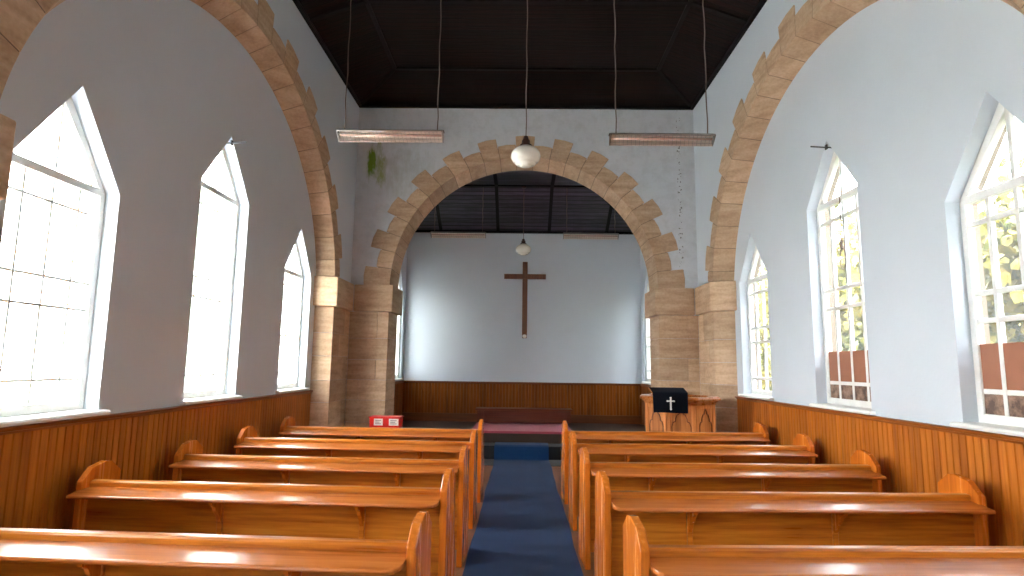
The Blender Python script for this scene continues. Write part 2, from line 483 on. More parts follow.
hip_ceiling(X0-W, X0+W, YB, D, H, .78, .29, 'ceiling', False, (), (7.2, 4.6, 2.0, -.6), 'dark stained boarded nave ceiling')
hip_ceiling(X0-CW, X0+CW, D1, D2, H2, 1.2, .69, 'ceiling', False, (X0-1.85, X0-.57, X0+.57, X0+1.85), (), 'dark stained boarded chancel ceiling', 'ceil_sheen')
# masonry above the chancel side walls closes the sloping ends
structure(MB().box(X0-WR-.4, X0+WR+.4, YB-.3, D1+.2, H+.45, H+.55).build('ceiling', M['exterior'], ), 'roof slab over the nave')
structure(MB().box(X0-CW-.4, X0+CW+.4, D1, D2+.4, H2+1.2, H2+1.3).build('ceiling', M['exterior']), 'roof slab over the chancel')

# ------------------------------------------------------------------ stonework
G = .0035
def voussoirs(name, axis, a, b, uc, zc, ru, rz, fu, fz, zmin, step, phase, label, fc):
    """stone ring: visible face at a (semi axes fu, fz), other face at b (semi axes ru, rz)"""
    m = MB(); mo = MB()
    def P(t, off, front):
        u, v, c0 = (fu, fz, fc) if front else (ru, rz, uc)
        k_ = 1.16 if axis == 'y' and off > 0 else 1
        p = (c0 + (u+off*k_)*math.cos(t), zc + (v+off)*math.sin(t))
        d = a if front else b
        return (d, *p) if axis == 'x' else (p[0], d, p[1])
    def tcut(s_):
        t, acc, st = PI/2, 0, .002
        while acc < abs(s_) and t > -.6:
            t -= st; acc += math.hypot(ru*math.sin(t), rz*math.cos(t))*st
        return t if s_ >= 0 else PI-t
    tmin = math.asin((zmin-zc)/rz)
    k = -30
    rnd = random.Random(len(name)*7+int(abs(uc)*100))
    while k <= 30:
        k += 1
        t1, t0 = tcut((k-.5)*step+phase), tcut((k+.5)*step+phase)   # t0 < t1
        t0, t1 = max(t0, tmin), min(t1, PI-tmin)
        if t1-t0 < .03: continue
        out = (.365 if k % 2 == 0 else .215) + rnd.uniform(-.012, .012)
        g = G/max(ru, rz)
        ta, tb = t0+g, t1-g; n_ = 4
        inn = [ta+(tb-ta)*i/n_ for i in range(n_+1)]
        lo = [P(t, -.012, 1) for t in inn] + [P(tb, out, 1), P((ta+tb)/2, out+.01, 1), P(ta, out, 1)]
        hi = [P(t, -.012, 0) for t in inn] + [P(tb, out, 0), P((ta+tb)/2, out+.01, 0), P(ta, out, 0)]
        m.hexa(lo, hi)
    o = structure(m.build(name, M['stone'], bevel=.005, segs=1), label)
    sh = .004*(1 if a < b else -1)
    a0, b0 = a, b
    a, b = a+sh, b-sh
    n_ = 60
    ts = [tmin+(PI-2*tmin)*i/n_ for i in range(n_+1)]
    for t0, t1 in zip(ts, ts[1:]):
        mo.hexa([P(t0, -.007, 1), P(t1, -.007, 1), P(t1, .19, 1), P(t0, .19, 1)], [P(t0, -.007, 0), P(t1, -.007, 0), P(t1, .19, 0), P(t0, .19, 0)])
    mo.build('mortar', M['mortar'], o)
    return o
tn = 1
voussoirs('trim_1', 'y', D-.014, D1+.006, X0, AZ, AR, AR, AR, AR, ZC0, AR*math.radians(7.2), 0, 'sandstone voussoirs stepped round the chancel arch', X0); tn = 2
for sgn in (-1, 1):
    for bi, (yc, a) in enumerate(BAYS):
        voussoirs('trim_%d' % tn, 'x', X0+sgn*(W-.014), X0+sgn*(WR+.004), yc, EZ, a, EB, (a*2+SPN+SPF[sgn])/2, BF, ZC0, .34, .08 if sgn < 0 else .18,
                  'sandstone voussoirs stepped round the %s side arch' % ('left' if sgn < 0 else 'right'), yc+(SPF[sgn]-SPN)/2); tn += 1

def courses(m, x0, x1, y0, y1, z1, heights=.36, split=None):
    z = 0; k = 0
    while z < z1-.02:
        h = min(heights*random.uniform(.9, 1.1), z1-z)
        if z1-(z+h) < .15: h = z1-z
        if split == 'y':
            c = y0+(y1-y0)*(.38 if k % 2 else .64)
            m.box(x0, x1, y0, c-G/2, z+G/2, z+h-G/2); m.box(x0, x1, c+G/2, y1, z+G/2, z+h-G/2)
        elif split == 'x':
            c = x0+(x1-x0)*(.30 if k % 2 else .72)
            if k % 3 == 2: m.box(x0, x1, y0, y1, z+G/2, z+h-G/2)
            else:
                m.box(x0, c-G/2, y0, y1, z+G/2, z+h-G/2); m.box(c+G/2, x1, y0, y1, z+G/2, z+h-G/2)
        else: m.box(x0, x1, y0, y1, z+G/2, z+h-G/2)
        z += h; k += 1
for sgn, nm in ((-1, 'left'), (1, 'right')):
    m = MB()
    xf, xr = X0+sgn*(W-.016), X0+sgn*(WR+.01)
    lo, hi = min(xf, xr), max(xf, xr)
    jy = 8.85-.014
    z = 0; kk = 0
    while z < ZC1-.02:
        h = .36*random.uniform(.9, 1.1)
        if ZC1-(z+h) < .15: h = ZC1-z
        c = jy+(D-jy)*(.45 if kk % 2 else .70)
        m.prism([(xf, jy+SPF[sgn]), (xf, c-G/2), (xr, c-G/2), (xr, jy)], 'z', z+G/2, z+h-G/2)
        m.prism([(xf, c+G/2), (xf, D-.016), (xr, D-.016), (xr, c+G/2)], 'z', z+G/2, z+h-G/2)
        z += h; kk += 1
    xo = X0+sgn*(AR-.014); xi = X0+sgn*(W-.016)
    courses(m, min(xo, xi), max(xo, xi), D-.016, D1+.01, ZC1, split='x')
    structure(m.build('trim_%d' % tn, M['stone'], bevel=.004, segs=1), 'coursed sandstone pier at the %s of the chancel arch' % nm); tn += 1
    m = MB()
    xf2 = X0+sgn*(W-.085)
    m.prism([(xf2, 8.85-.10+SPF[sgn]), (xf2, D-.085), (xr, D-.085), (xr, 8.85-.10)], 'z', ZC1, ZC0)
    xo2 = X0+sgn*(AR-.085)
    m.box(min(xo2, xf2), max(xo2, xf2), D-.085, D1+.08, ZC1, ZC0)
    structure(m.build('trim_%d' % tn, M['stone'], bevel=.018, segs=3), 'plain sandstone capital on the %s pier' % nm); tn += 1
    # pier between the bays, beside the camera
    m = MB(); 
    z = 0
    while z < ZC1-.02:
        h = .36*random.uniform(.9, 1.1)
        if ZC1-(z+h) < .15: h = ZC1-z
        m.prism([(xf, 2.43+SPF[sgn]-.014), (xf, 3.15-SPN+.014), (xr, 3.15+.014), (xr, 2.43-.014)], 'z', z+G/2, z+h-G/2); z += h

    structure(m.build('trim_%d' % tn, M['stone'], bevel=.004, segs=1), 'coursed sandstone pier between the %s side arches' % nm); tn += 1
    m = MB(); m.prism([(xf2, 2.43-.09+SPF[sgn]), (xf2, 3.15+.09-SPN), (xr, 3.15+.08), (xr, 2.43-.09)], 'z', ZC1, ZC0)
    structure(m.build('trim_%d' % tn, M['stone'], bevel=.018, segs=3), 'plain capital on the %s pier between the arches' % nm); tn += 1

# ------------------------------------------------------------------ wainscot (beaded boards, real grooves)
def boards(m, p0, p1, nrm, z0, z1, pitch=.07):
    """row of V-jointed boards from p0 to p1 (xy), nrm points into the room"""
    p0, p1, nrm = Vector((*p0, 0)), Vector((*p1, 0)), Vector((*nrm, 0))
    L = (p1-p0).length; n = max(1, round(L/pitch)); t = (p1-p0)/L; w = L/n
    for i in range(n):
        a, b = p0+t*(i*w), p0+t*((i+1)*w); g = .007
        prof = [a, b, b+nrm*.003, b-t*.002+nrm*.009, b-t*g+nrm*.021, a+t*g+nrm*.021, a+t*.002+nrm*.009, a+nrm*.003]
        v0 = [m.bm.verts.new((p.x, p.y, z0)) for p in prof]; v1 = [m.bm.verts.new((p.x, p.y, z1)) for p in prof]
        k = len(prof)
        for j in range(k): m.bm.faces.new((v0[j], v0[(j+1) % k], v1[(j+1) % k], v1[j]))
        m.bm.faces.new(v1)
for sgn, nm in ((-1, 'left'), (1, 'right')):
    xr = X0+sgn*WR
    r = structure(empty('trim_%d' % tn), 'orange varnished boarded wainscot along the %s wall' % nm); tn += 1
    for yA, yB in ((3.165, 8.835), (YB, 2.41)):
        m = MB(); boards(m, (xr, yA), (xr, yB), (-sgn, 0), .12, ZW-.04)
        m.build('boarding', M['wains'], r)
        m = MB(); m.prism([(xr, ZW-.045), (xr-sgn*.026, ZW-.045), (xr-sgn*.03, ZW-.03), (xr-sgn*.045, ZW-.026), (xr-sgn*.048, ZW-.008), (xr-sgn*.04, ZW), (xr, ZW)], 'y', yA, yB)
        m.build('cap_moulding', M['cap_wood'], r)
        m = MB(); m.prism([(xr, 0), (xr-sgn*.03, 0), (xr-sgn*.03, .10), (xr-sgn*.018, .125), (xr, .125)], 'y', yA, yB)
        m.build('skirting', M['cap_wood'], r)
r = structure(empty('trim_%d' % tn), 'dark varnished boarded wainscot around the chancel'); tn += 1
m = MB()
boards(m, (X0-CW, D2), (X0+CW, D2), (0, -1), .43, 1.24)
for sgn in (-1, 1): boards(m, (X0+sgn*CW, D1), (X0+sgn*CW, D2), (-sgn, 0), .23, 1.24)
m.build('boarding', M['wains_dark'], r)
m = MB(); m.prism([(D2, 1.235), (D2-.04, 1.235), (D2-.045, 1.28), (D2, 1.28)], 'x', X0-CW, X0+CW)
for sgn in (-1, 1):
    x = X0+sgn*CW; m.prism([(x, 1.235), (x-sgn*.04, 1.235), (x-sgn*.045, 1.28), (x, 1.28)], 'y', D1, D2-.04)
m.build('cap_moulding', M['cap_wood_x'], r)
m = MB(); m.box(X0-CW+.03, X0+CW-.03, D2-.05, D2-.02, .43, .60); m.build('skirting', M['cap_wood_x'], r)

# ------------------------------------------------------------------ windows
wn = 1
def window(sgn, xw, yc, half, zs, zsh, zap, label, boarded=0, chancel=False, dense=True):
    """timber sash in the wall whose room face is xw"""
    global wn
    root = structure(empty('window_%d' % wn, (xw, yc, zs)), label); wn += 1
    xf = xw+sgn*(.08 if chancel else .14); ins = .03
    U = (1, 0, 0)
    h = half-.0; hw = .055
    def B(m, p, q, w, d=.06, x=xf): m.beam((x, p[0], p[1]), (x, q[0], q[1]), w, d, U)
    m = MB()
    yl, yr = yc-h+hw/2, yc+h-hw/2
    zb = zs+.035
    m.box(min(xf-.03, xf+.03), max(xf-.03, xf+.03), yl-hw/2, yl+hw/2, zs, zsh)
    m.box(min(xf-.03, xf+.03), max(xf-.03, xf+.03), yr-hw/2, yr+hw/2, zs, zsh)
    m.box(xf-.027, xf+.027, yc-h+.05, yc+h-.05, zs, zs+.075)
    k = (zap-zsh)/h
    for s_ in (-1, 1):
        m.prism([(yc+s_*h, zsh), (yc, zap), (yc, zap-.075*math.sqrt(1+k*k)), (yc+s_*(h-.055), zsh), ][::s_], 'x', xf-.03, xf+.03)
    rel(m.build('frame', M['white_paint'], bevel=.004, segs=1), root)
    # transom at the shoulders, glazing bars
    m = MB(); m.box(xf-.032, xf+.032, yc-h+.04, yc+h-.04, zsh-.03, zsh+.03)
    rel(m.build('transom', M['white_paint'], bevel=.004, segs=1), root)
    m = MB(); bw = .036 if sgn > 0 else .020
    zr = [zsh-.20, None, None, zs+.235]
    mid = zs + (.74 if zsh < 3.2 else 1.02)
    mid2 = mid + .20
    for z in (zsh-.19, mid2-.0, mid-.0, zs+.235):
        m.box(xf-.016, xf+.016, yc-h+.04, yc+h-.04, z-bw/2, z+bw/2)
    for f in (-.5, 0, .5):
        y = yc+f*h
        m.box(xf-.018, xf+.018, y-bw/2, y+bw/2, zs+.06, zsh)
    m.box(xf-.018, xf+.018, yc-bw/2, yc+bw/2, zsh, zap-.08)
    for s_ in (-1, 1):    # small struts cutting the lower corners of the gable
        m.beam((xf, yc+s_*(h*.70), zsh+.02), (xf, yc+s_*(h*.92), zsh+.02+.19), bw, .032, U)
    rel(m.build('glazing_bars', M['white_paint'], bevel=.003, segs=1), root)
    m = MB(); xg = xf+sgn*.004
    m.prism([(yc-h+.03, zs+.05), (yc+h-.03, zs+.05), (yc+h-.03, zsh), (yc, zap-.06), (yc-h+.03, zsh)], 'x', xg-.003, xg+.003)
    rel(m.build('pane', M['glass'] if sgn > 0 else M['glass_white']), root)
    # sill board
    m = MB(); m.prism([(xw-sgn*.055, zs-.03), (xw-sgn*.06, zs-.012), (xw-sgn*.05, zs+.004), (xw+sgn*.12, zs+.012), (xw+sgn*.12, zs-.03)], 'y', yc-h-.06 if not chancel else yc-h, yc+h+.06 if not chancel else yc+h)
    rel(m.build('sill', M['white_paint'], bevel=.004), root)
    if boarded:
        m = MB(); xb = xf-sgn*.013
        m.box(min(xb, xb+sgn*.012), max(xb, xb+sgn*.012), yc-h+.05, yc+h-.05, zs+.22, zs+.235+boarded)
        rel(m.build('board', M['board']), root)
        m = MB(); m.box(min(xb, xb+sgn*.010), max(xb, xb+sgn*.010), yc-h+.05, yc+h-.05, zs+.07, zs+.215)
        rel(m.build('lower_board', M['board2']), root)
    return root
def stained_board():
    m_, nt, bs = new_mat('stained_brown_board')
    v = mapping(nt); f = noise(nt, v, 9, 6, .7)
    nt.links.new(ramp(nt, f, [(.4, (.10, .06, .045)), (.55, (.28, .17, .12)), (.75, (.42, .28, .22))]), bs.inputs['Base Color'])
    bs.inputs['Roughness'].default_value = .7
    return m_
M['board2'] = stained_board()
for sgn, nm in ((-1, 'left'), (1, 'right')):
    for i, (yc, h, zs, zsh, zap) in enumerate(wins):
        pos = ['nearest the camera', 'the taller middle one', 'beside the far pier', 'behind the camera', 'behind the camera', 'behind the camera'][i]
        bd = {(1, 0): .34, (1, 1): .33}.get((sgn, i), 0)
        window(sgn, X0+sgn*WR, yc, h, zs, zsh, zap, 'pointed white window in the %s wall, %s' % (nm, pos), bd)
    yc, h, zs, zsh, zap = CHW[0]
    window(sgn, X0+sgn*CW, yc, h, zs, zsh, zap, 'pointed window in the %s chancel wall' % nm, 0, True)

# iron rods at the apex of the taller windows, sash cord
for sgn, nm in ((-1, 'left'), (1, 'right')):
    m = MB(); xw = X0+sgn*WR
    m.tube([(xw+sgn*.06, 6.01, 3.975), (xw-sgn*.17, 6.01, 3.985)], .008, 8)
    m.box(min(xw, xw-sgn*.012), max(xw, xw-sgn*.012), 5.99, 6.03, 3.955, 4.005)
    tag(m.build('iron_rod', M['dark_steel']), 'thin iron rod at the point of the taller %s window' % nm, 'rod')
m = MB(); xc = X0+WR+.09; yc = 5.99
m.tube([(xc, yc, 3.43), (xc, yc+.004, 3.2), (xc-.004, yc, 2.95)], .0055, 6)
m.tube([(xc, yc, 2.97), (xc-.01, yc+.01, 2.93), (xc, yc, 2.88)], .019, 8)
loop = [(xc-.002, yc+.055*math.sin(a), 2.78+.11*math.cos(a)) for a in [i*2*PI/20 for i in range(21)]]
m.tube(loop, .0055, 6)
tag(m.build('sash_cord', M['cord']), 'knotted cord with a loop hanging in the taller right window', 'cord')

# ------------------------------------------------------------------ pews
def arc(cx, cy, r, a0, a1, n): return [(cx+r*math.cos(a0+(a1-a0)*i/n), cy+r*math.sin(a0+(a1-a0)*i/n)) for i in range(n+1)]
def make_pew(s, label):
    """local: origin on the floor at the aisle end, +y towards the chancel, pew runs towards s*x"""
    root = empty('pew')
    tag(root, label, 'pew', None)
    L = 2.50
    X = lambda a: s*a
    def xb(a, b): return (min(s*a, s*b), max(s*a, s*b))
    prof = [(0, 0), (.02, 0), (.44, 0), (.44, .40), (.415, .46), (.37, .50), (.37, .855), (.31, .905), (.26, .932), (.15, .934), (.065, .905), (0, .835)]
    def end(x0, x1):
        m = MB()
        a, b = xb(x0, x1)
        p1 = [(0, 0), (.42, 0), (.42, .42), (.37, .50), (0, .50)]
        v0, v1 = [], []
        P = [(0, 0), (.41, 0), (.41, .41), (.36, .49), (.36, .852), (.265, .926), (.20, .936), (.085, .912), (0, .83)]
        v0 = [m.bm.verts.new((a, y, z)) for y, z in P]; v1 = [m.bm.verts.new((b, y, z)) for y, z in P]
        m.bm.faces.new(v0); m.bm.faces.new(v1[::-1])
        for i in range(len(P)):
            j = (i+1) % len(P); m.bm.faces.new((v0[i], v1[i], v1[j], v0[j]))
        return m.build('end_panel', M['pew_z'], root, bevel=.004, segs=1)
    end(0, .045); end(L-.045, L)
    # seat
    a, b = xb(.045, L-.045)
    m = MB(); m.prism([(.07, .425), (.40, .435), (.43, .445), (.435, .458), (.425, .47), (.07, .455)], 'x', a, b)
    m.build('seat', M['pew_x'], root, bevel=.003, segs=1)
    # back: boards with a rail at the top
    m = MB(); m.box(a, b, .062, .080, .12, .775)
    m.build('back_panel', M['pew_x'], root)
    m = MB(); m.box(a, b, .052, .062, .12, .19)
    m.build('bottom_rail', M['pew_x'], root, bevel=.003, segs=1)
    m = MB(); m.prism([(.066, .765), (.066, .815), (.074, .826), (.108, .830), (.117, .820), (.117, .765)], 'x', a, b)
    m.build('top_rail', M['pew_x'], root, bevel=.004)
    # book ledge behind the back, rounded nose and rounded end by the aisle
    m = MB()
    yb_, yf = .066, -.105
    z0, z1 = .775, .752
    nose = arc(0, 0, .013, PI/2, PI*1.5, 6)
    def outline(x): # plan outline handled by rings along x
        pass
    xs = [.047, .051, .06, .08, .115, .2, 1.2, L-.2, L-.047, L-.045, L-.028]
    rings = []
    for xx in xs:
        if xx < .115:
            t = (xx-.047)/(.115-.047); yn = yf + .075*(1-math.sqrt(max(0, 1-(1-t)**2)))
        else: yn = yf
        back = yb_ if xx < L-.042 else -.004
        th = .013
        zt = lambda y: z1 + (z0-z1)*(y-yf)/(yb_-yf)
        ring = [(back, zt(back)+th), (back, zt(back)-th)]
        for (cy, cz) in arc(yn+th, zt(yn+th), th, -PI/2, -PI*1.5, 6): ring.append((cy, cz))
        rings.append([m.bm.verts.new((s*xx, y, z)) for y, z in ring])
    for r0, r1 in zip(rings, rings[1:]):
        k = len(r0)
        for j in range(k): m.bm.faces.new((r0[j], r0[(j+1) % k], r1[(j+1) % k], r1[j]))
    m.bm.faces.new(rings[0]); m.bm.faces.new(rings[-1][::-1])
    m.build('book_ledge', M['pew_ledge'], root)
    # stiles with shaped brackets under the ledge
    for xs_ in (.545, 1.50):
        a2, b2 = xb(xs_, xs_+.035)
        m = MB(); m.box(a2, b2, .040, .062, .12, .745); m.build('stile', M['pew_x'], root, bevel=.003, segs=1)
        a3, b3 = xb(xs_+.006, xs_+.029)
        m = MB()
        # stepped, curved bracket profile in y,z built as convex slices
        pts = [(-.085, .738), (-.080, .722), (-.055, .712), (-.040, .700), (-.030, .675), (-.010, .660), (.010, .640), (.022, .610), (.040, .590)]
        for (ya, za), (yb2, zb2) in zip(pts, pts[1:]):
            ztop = .745
            m.prism([(ya, za), (yb2, zb2), (yb2, ztop+.006), (ya, ztop)], 'x', a3, b3)
        m.build('bracket', M['pew_z'], root)
    return root
LBL = ['pew nearest the camera', 'second pew from the camera', 'third and middle pew', 'fourth pew from the camera', 'frontmost pew, nearest the chancel']
PITCH = 1.131
for s, nm, xa in ((-1, 'left', -.46), (1, 'right', .55)):
    proto = make_pew(s, '')
    for i in range(5):
        o = proto if i == 0 else copy_tree(proto)
        y = 2.775 + i*PITCH
        o.location = (xa, y, 0)
        o.rotation_euler = (0, 0, s*math.radians([2.6, 2.4, 2.1, 1.8, 1.6][i]))
        o.scale = (1, 1, [.992, 1.008, 1.012, 1.025, 1.03][i])
        o['label'] = 'orange varnished wooden pew, %s of the aisle, %s' % (nm, LBL[i])
        o['group'] = 'pews left of the aisle' if s < 0 else 'pews right of the aisle'

# ------------------------------------------------------------------ wall cross
m = MB(); cxx = .088; yf = D2-.045
z0, z1 = 2.225, 3.915
root = empty('wall_cross', (cxx, D2, 3.0)); tag(root, 'plain brown wooden cross hanging on the chancel end wall', 'cross')
m = MB(); m.box(cxx-.055, cxx+.055, yf, D2-.002, z0+.06, z1); rel(m.build('upright', M['cross'], bevel=.006), root)
m = MB(); m.box(cxx-.46, cxx+.46, yf-.012, D2-.002, 3.53, 3.64); rel(m.build('crossbar', M['cross'], bevel=.006), root)
m = MB(); m.lathe([(.0, -.02), (.03, -.018), (.042, 0), (.03, .018), (0, .02)][1:-1], 0, 0, 20)
k = m.build('metal_boss', M['label'], smooth=True); k.rotation_euler = (PI/2, 0, 0); k.location = (cxx, yf-.005, z0+.045)
rel(k, root)
m = MB(); m.box(cxx-.05, cxx+.05, yf+.004, D2-.002, z0, z0+.058); rel(m.build('foot_block', M['cross'], bevel=.01), root)

# ------------------------------------------------------------------ opal pendant lamps
def pendant(x, y, zc, ztop, label):
    root = empty('pendant_lamp', (x, y, zc)); tag(root, label, 'lamp', 'opal pendant lamps')
    R = .155
    prof = [(.006, -.118), (.040, -.116), (.064, -.108), (.062, -.098), (.098, -.092), (.112, -.080), (.108, -.068), (.136, -.056), (.150, -.030), (.157, 0), (.150, .035), (.128, .068), (.095, .092), (.062, .108), (.05, .118), (.01, .12)]
    MB().lathe([(r, z) for r, z in prof], 0, 0, 48).build('globe_shade', M['opal'], root, smooth=True)
    MB().lathe([(.004, .112), (.066, .112), (.062, .125), (.045, .135), (.042, .175), (.030, .185), (.022, .22), (.008, .225)], 0, 0, 32).build('gallery', M['lamp_metal'], root, smooth=True)
    cz = ztop-zc
    pts = [(.004*math.sin(i*1.7), .003*math.sin(i), .22+(cz-.24)*i/14) for i in range(15)]
    MB().tube(pts, .0055, 6).build('flex', M['cord'], root)
    MB().lathe([(.01, cz-.03), (.045, cz-.022), (.05, cz), (.01, cz)], 0, 0, 20).build('ceiling_rose', M['lamp_metal'], root)
    return root
pendant(.035, 5.95, 3.83, H+.29-.03, 'white opal glass pendant lamp hanging before the chancel arch')
pendant(.04, 11.65, 3.96, H2+.69-.03, 'small white opal pendant lamp hanging in the chancel above the cross')

# ------------------------------------------------------------------ infrared heaters on wires
def heater(x0, x1, y, z, tilt, ztops, label):
    cx = (x0+x1)/2; L = x1-x0
    root = empty('infrared_heater', (cx, y, z)); tag(root, label, 'heater', 'long infrared heaters hung from the ceiling')
    h = L/2
    body = empty('tmp') if False else None
    ct, st = math.cos(tilt), math.sin(tilt)
    def R(p):  # tilt about x so the open side also faces the camera
        return (p[0], p[1]*ct - p[2]*st, p[1]*st + p[2]*ct)
    # trough profile (y,z), opening towards -z before tilting
    outer = [(-.075, -.03), (-.05, .035), (.05, .035), (.075, -.03)]
    inner = [(-.068, -.03), (-.045, .028), (.045, .028), (.068, -.03)]
    def trough(prof0, prof1, mat, nm):
        m = MB()
        for i in range(3):
            a, b = prof0[i], prof0[i+1]; c, d = prof1[i+1], prof1[i]
            lo = [R((-h, *p)) for p in (a, b, c, d)]; hi = [R((h, *p)) for p in (a, b, c, d)]
            m.hexa(lo, hi)
        return m.build(nm, mat, root)
    trough([(y_*1.04, z_+.003) for y_, z_ in outer], outer, M['steel'], 'housing')
    trough(outer, inner, M['reflector'], 'reflector')
    for e, ea in ((-1, 'end_cap'), (1, 'end_cap')):
        m = MB(); lo = [R((e*h, *p)) for p in outer]; hi = [R((e*(h+.012), *p)) for p in outer]
        m.hexa(lo, hi); m.build('end_cap', M['steel'], root)
    m = MB(); m.tube([R((-h+.01, 0, -.002)), R((h-.01, 0, -.002))], .012, 10); m.build('quartz_tube', M['quartz'], root, smooth=True)
    m = MB()
    for yy in (-.035, .035): m.tube([R((-h, yy, -.032)), R((h, yy, -.032))], .0022, 5)
    nb = int(L/.045)
    for i in range(1, nb): 
        xx = -h+L*i/nb
        m.tube([R((xx-.008, -.07, -.03)), R((xx+.008, .07, -.03))], .0018, 4)
    m.build('wire_guard', M['steel'], root)
    m = MB(); m.box(-h-.02, h+.02, -.03, .03, .040, .052); m.build('top_bar', M['dark_steel'], root)
    for e, zt in zip((-1, 1), ztops):
        xx = e*(h-.06)
        dz = zt-z
        pts = [(xx+.006*math.sin(i*1.9)*(1 if 0 < i < 12 else 0), .004*math.sin(i*2.3), .045+(dz-.045)*i/12) for i in range(13)]
        MB().tube(pts, .0065, 6).build('hanging_wire', M['cord'], root)
def zt(x):  # underside of the nave ceiling at x
    d = min(W-abs(x-X0), .78); return H+.29*d/.78-.005
YH = 6.45
for a, b, z, lb in ((-2.12, -.925, 4.255, 'pale copper infrared heater hanging at the left above the chancel arch'), (1.01, 2.175, 4.235, 'pale copper infrared heater hanging at the right above the chancel arch')):
    heater(a, b, YH, z, math.radians(-38), (zt(a+.06), zt(b-.06)), lb)
def zt2(x, y):
    d = min(CW-abs(x-X0), D2-y, 1.2); return H2+.69*d/1.2-.005
for a, b, lb in ((-1.84, -.74, 'small infrared heater hanging in the chancel, left of the lamp'), (.86, 1.96, 'small infrared heater hanging in the chancel, right of the lamp')):
    heater(a, b, 11.7, 4.27, math.radians(-30), (zt2(a+.06, 11.7), zt2(b-.06, 11.7)), lb)

# ------------------------------------------------------------------ pulpit
PX, PY = 2.27, 8.52
PH = 1.245
root = empty('pulpit', (PX, PY, 0)); tag(root, 'octagonal carved wooden pulpit beside the right pier', 'pulpit')
ROT = math.radians(33)
def octo(r, rot=ROT): return [(r/math.cos(PI/8)*math.cos(rot+PI/8+i*PI/4), r/math.cos(PI/8)*math.sin(rot+PI/8+i*PI/4)) for i in range(8)]
RB = .455
def ringwall(m, r0, r1, z0, z1):
    o0, o1 = octo(r0), octo(r1)
    for i in range(8):
        j = (i+1) % 8
        m.prism([o0[i], o0[j], o1[j], o1[i]], 'z', z0, z1)
for i in range(8):  # panelled sides
    o0, o1 = octo(RB), octo(RB-.03); j = (i+1) % 8
    m = MB(); m.prism([o0[i], o0[j], o1[j], o1[i]], 'z', .10, PH-.10)
    side = m.build('side_panel', M['pulpit'], root)
    A, B_ = Vector((*o0[i], 0)), Vector((*o0[j], 0)); t = (B_-A).normalized(); nr = Vector((t.y, -t.x, 0)); wd = (B_-A).length
    def Q(u, z, off): p = A+t*u+nr*off; return (p.x, p.y, z)
    m = MB()
    def slab(u0, u1, z0, z1, off):
        m.hexa([Q(u0, z0, -.002), Q(u1, z0, -.002), Q(u1, z1, -.002), Q(u0, z1, -.002)], [Q(u0, z0, off), Q(u1, z0, off), Q(u1, z1, off), Q(u0, z1, off)])
    slab(0.004, .05, .10, PH-.10, .014); slab(wd-.05, wd-.004, .10, PH-.10, .014)
    slab(.05, wd-.05, PH-.155, PH-.10, .012); slab(.05, wd-.05, .10, .2, .012)
    fr = m.build('panel_frame', M['pulpit'], side, bevel=.003, segs=1)
    # carved ogee arch outline standing in the panel
    m = MB(); um = wd/2; hw = wd/2-.065
    pts = [(-hw, .55), (-hw, .80), (-hw*.86, .855), (-hw*.62, .865), (-hw*.60, .905), (-hw*.42, .955), (-hw*.22, .965), (-hw*.18, .995), (0, 1.035)]
    pts = pts + [(-a, b) for a, b in pts[-2::-1]]
    for (ua, za), (ub, zb) in zip(pts, pts[1:]):
        za += PH-1.19; zb += PH-1.19
        P0, P1 = Vector(Q(um+ua, za, .004)), Vector(Q(um+ub, zb, .004))
        m.beam(P0, P1, .012, .014, nr)
    m.build('carved_arch', M['carving'], side)
m = MB(); m.prism(octo(RB-.03), 'z', .10, .14); m.build('pulpit_floor', M['pulpit_rim'], root)
m = MB(); m.prism(octo(RB+.05), 'z', 0, .06); m.prism(octo(RB+.03), 'z', .06, .105); m.build('plinth', M['pulpit_rim'], root, bevel=.006, segs=1)
m = MB(); ringwall(m, RB+.025, RB-.035, PH-.105, PH-.07); ringwall(m, RB+.045, RB-.035, PH-.07, PH-.045)
ringwall(m, RB+.085, RB-.06, PH-.045, PH-.012); ringwall(m, RB+.07, RB-.05, PH-.012, PH)
m.build('cornice', M['pulpit_rim'], root, bevel=.004, segs=1)
# book rest on the pulpit and its fall cloth
root2 = empty('book_rest', (PX-.268, PY-.475, PH+.008)); tag(root2, 'small sloping wooden book rest fixed to the pulpit rim', 'book rest')
m = MB(); m.hexa([(-.24, -.09, .035), (.24, -.09, .035), (.24, .14, .095), (-.24, .14, .095)], [(-.24, -.09, .05), (.24, -.09, .05), (.24, .14, .11), (-.24, .14, .11)])
m.build('desk_board', M['pulpit_rim'], root2, bevel=.003, segs=1)
for xx in (-.15, .15):
    MB().box(xx-.02, xx+.02, 0.02, .10, -.006, .060).build('support', M['pulpit_rim'], root2)
cl = MB()
cw = .235; ncol, nrow = 14, 12
grid = []
for j in range(nrow+4):
    row = []
    for i in range(ncol+1):
        u = i/ncol
        x = -cw+2*cw*u
        if j < 4:   # lying on the desk
            y = .12 - .07*j; z = .112 - .0185*j
        else:
            k = (j-4)/(nrow-1)
            y = -.102 - .012*math.sin(u*9+1)*k - .012*k; z = .050 - .255*k - .012*u*k
            x = x*(1-.015*k)
        row.append(cl.bm.verts.new((x, y, z+.004)))
    grid.append(row)
for a, b in zip(grid, grid[1:]):
    for i in range(ncol): cl.bm.faces.new((a[i], a[i+1], b[i+1], b[i]))
bmesh.ops.solidify(cl.bm, geom=cl.bm.faces[:], thickness=.005)
cloth = cl.build('pulpit_fall', M['cloth'], smooth=True); cloth.location = root2.location
tag(cloth, 'black pulpit cloth with a small silver cross, hanging over the rim', 'cloth')
m = MB()
def cx_box(x0, x1, z0, z1): m.box(x0, x1, -.130, -.112, z0, z1)
cx_box(-.009, .009, -.155, -.015); cx_box(-.040, .040, -.062, -.046)
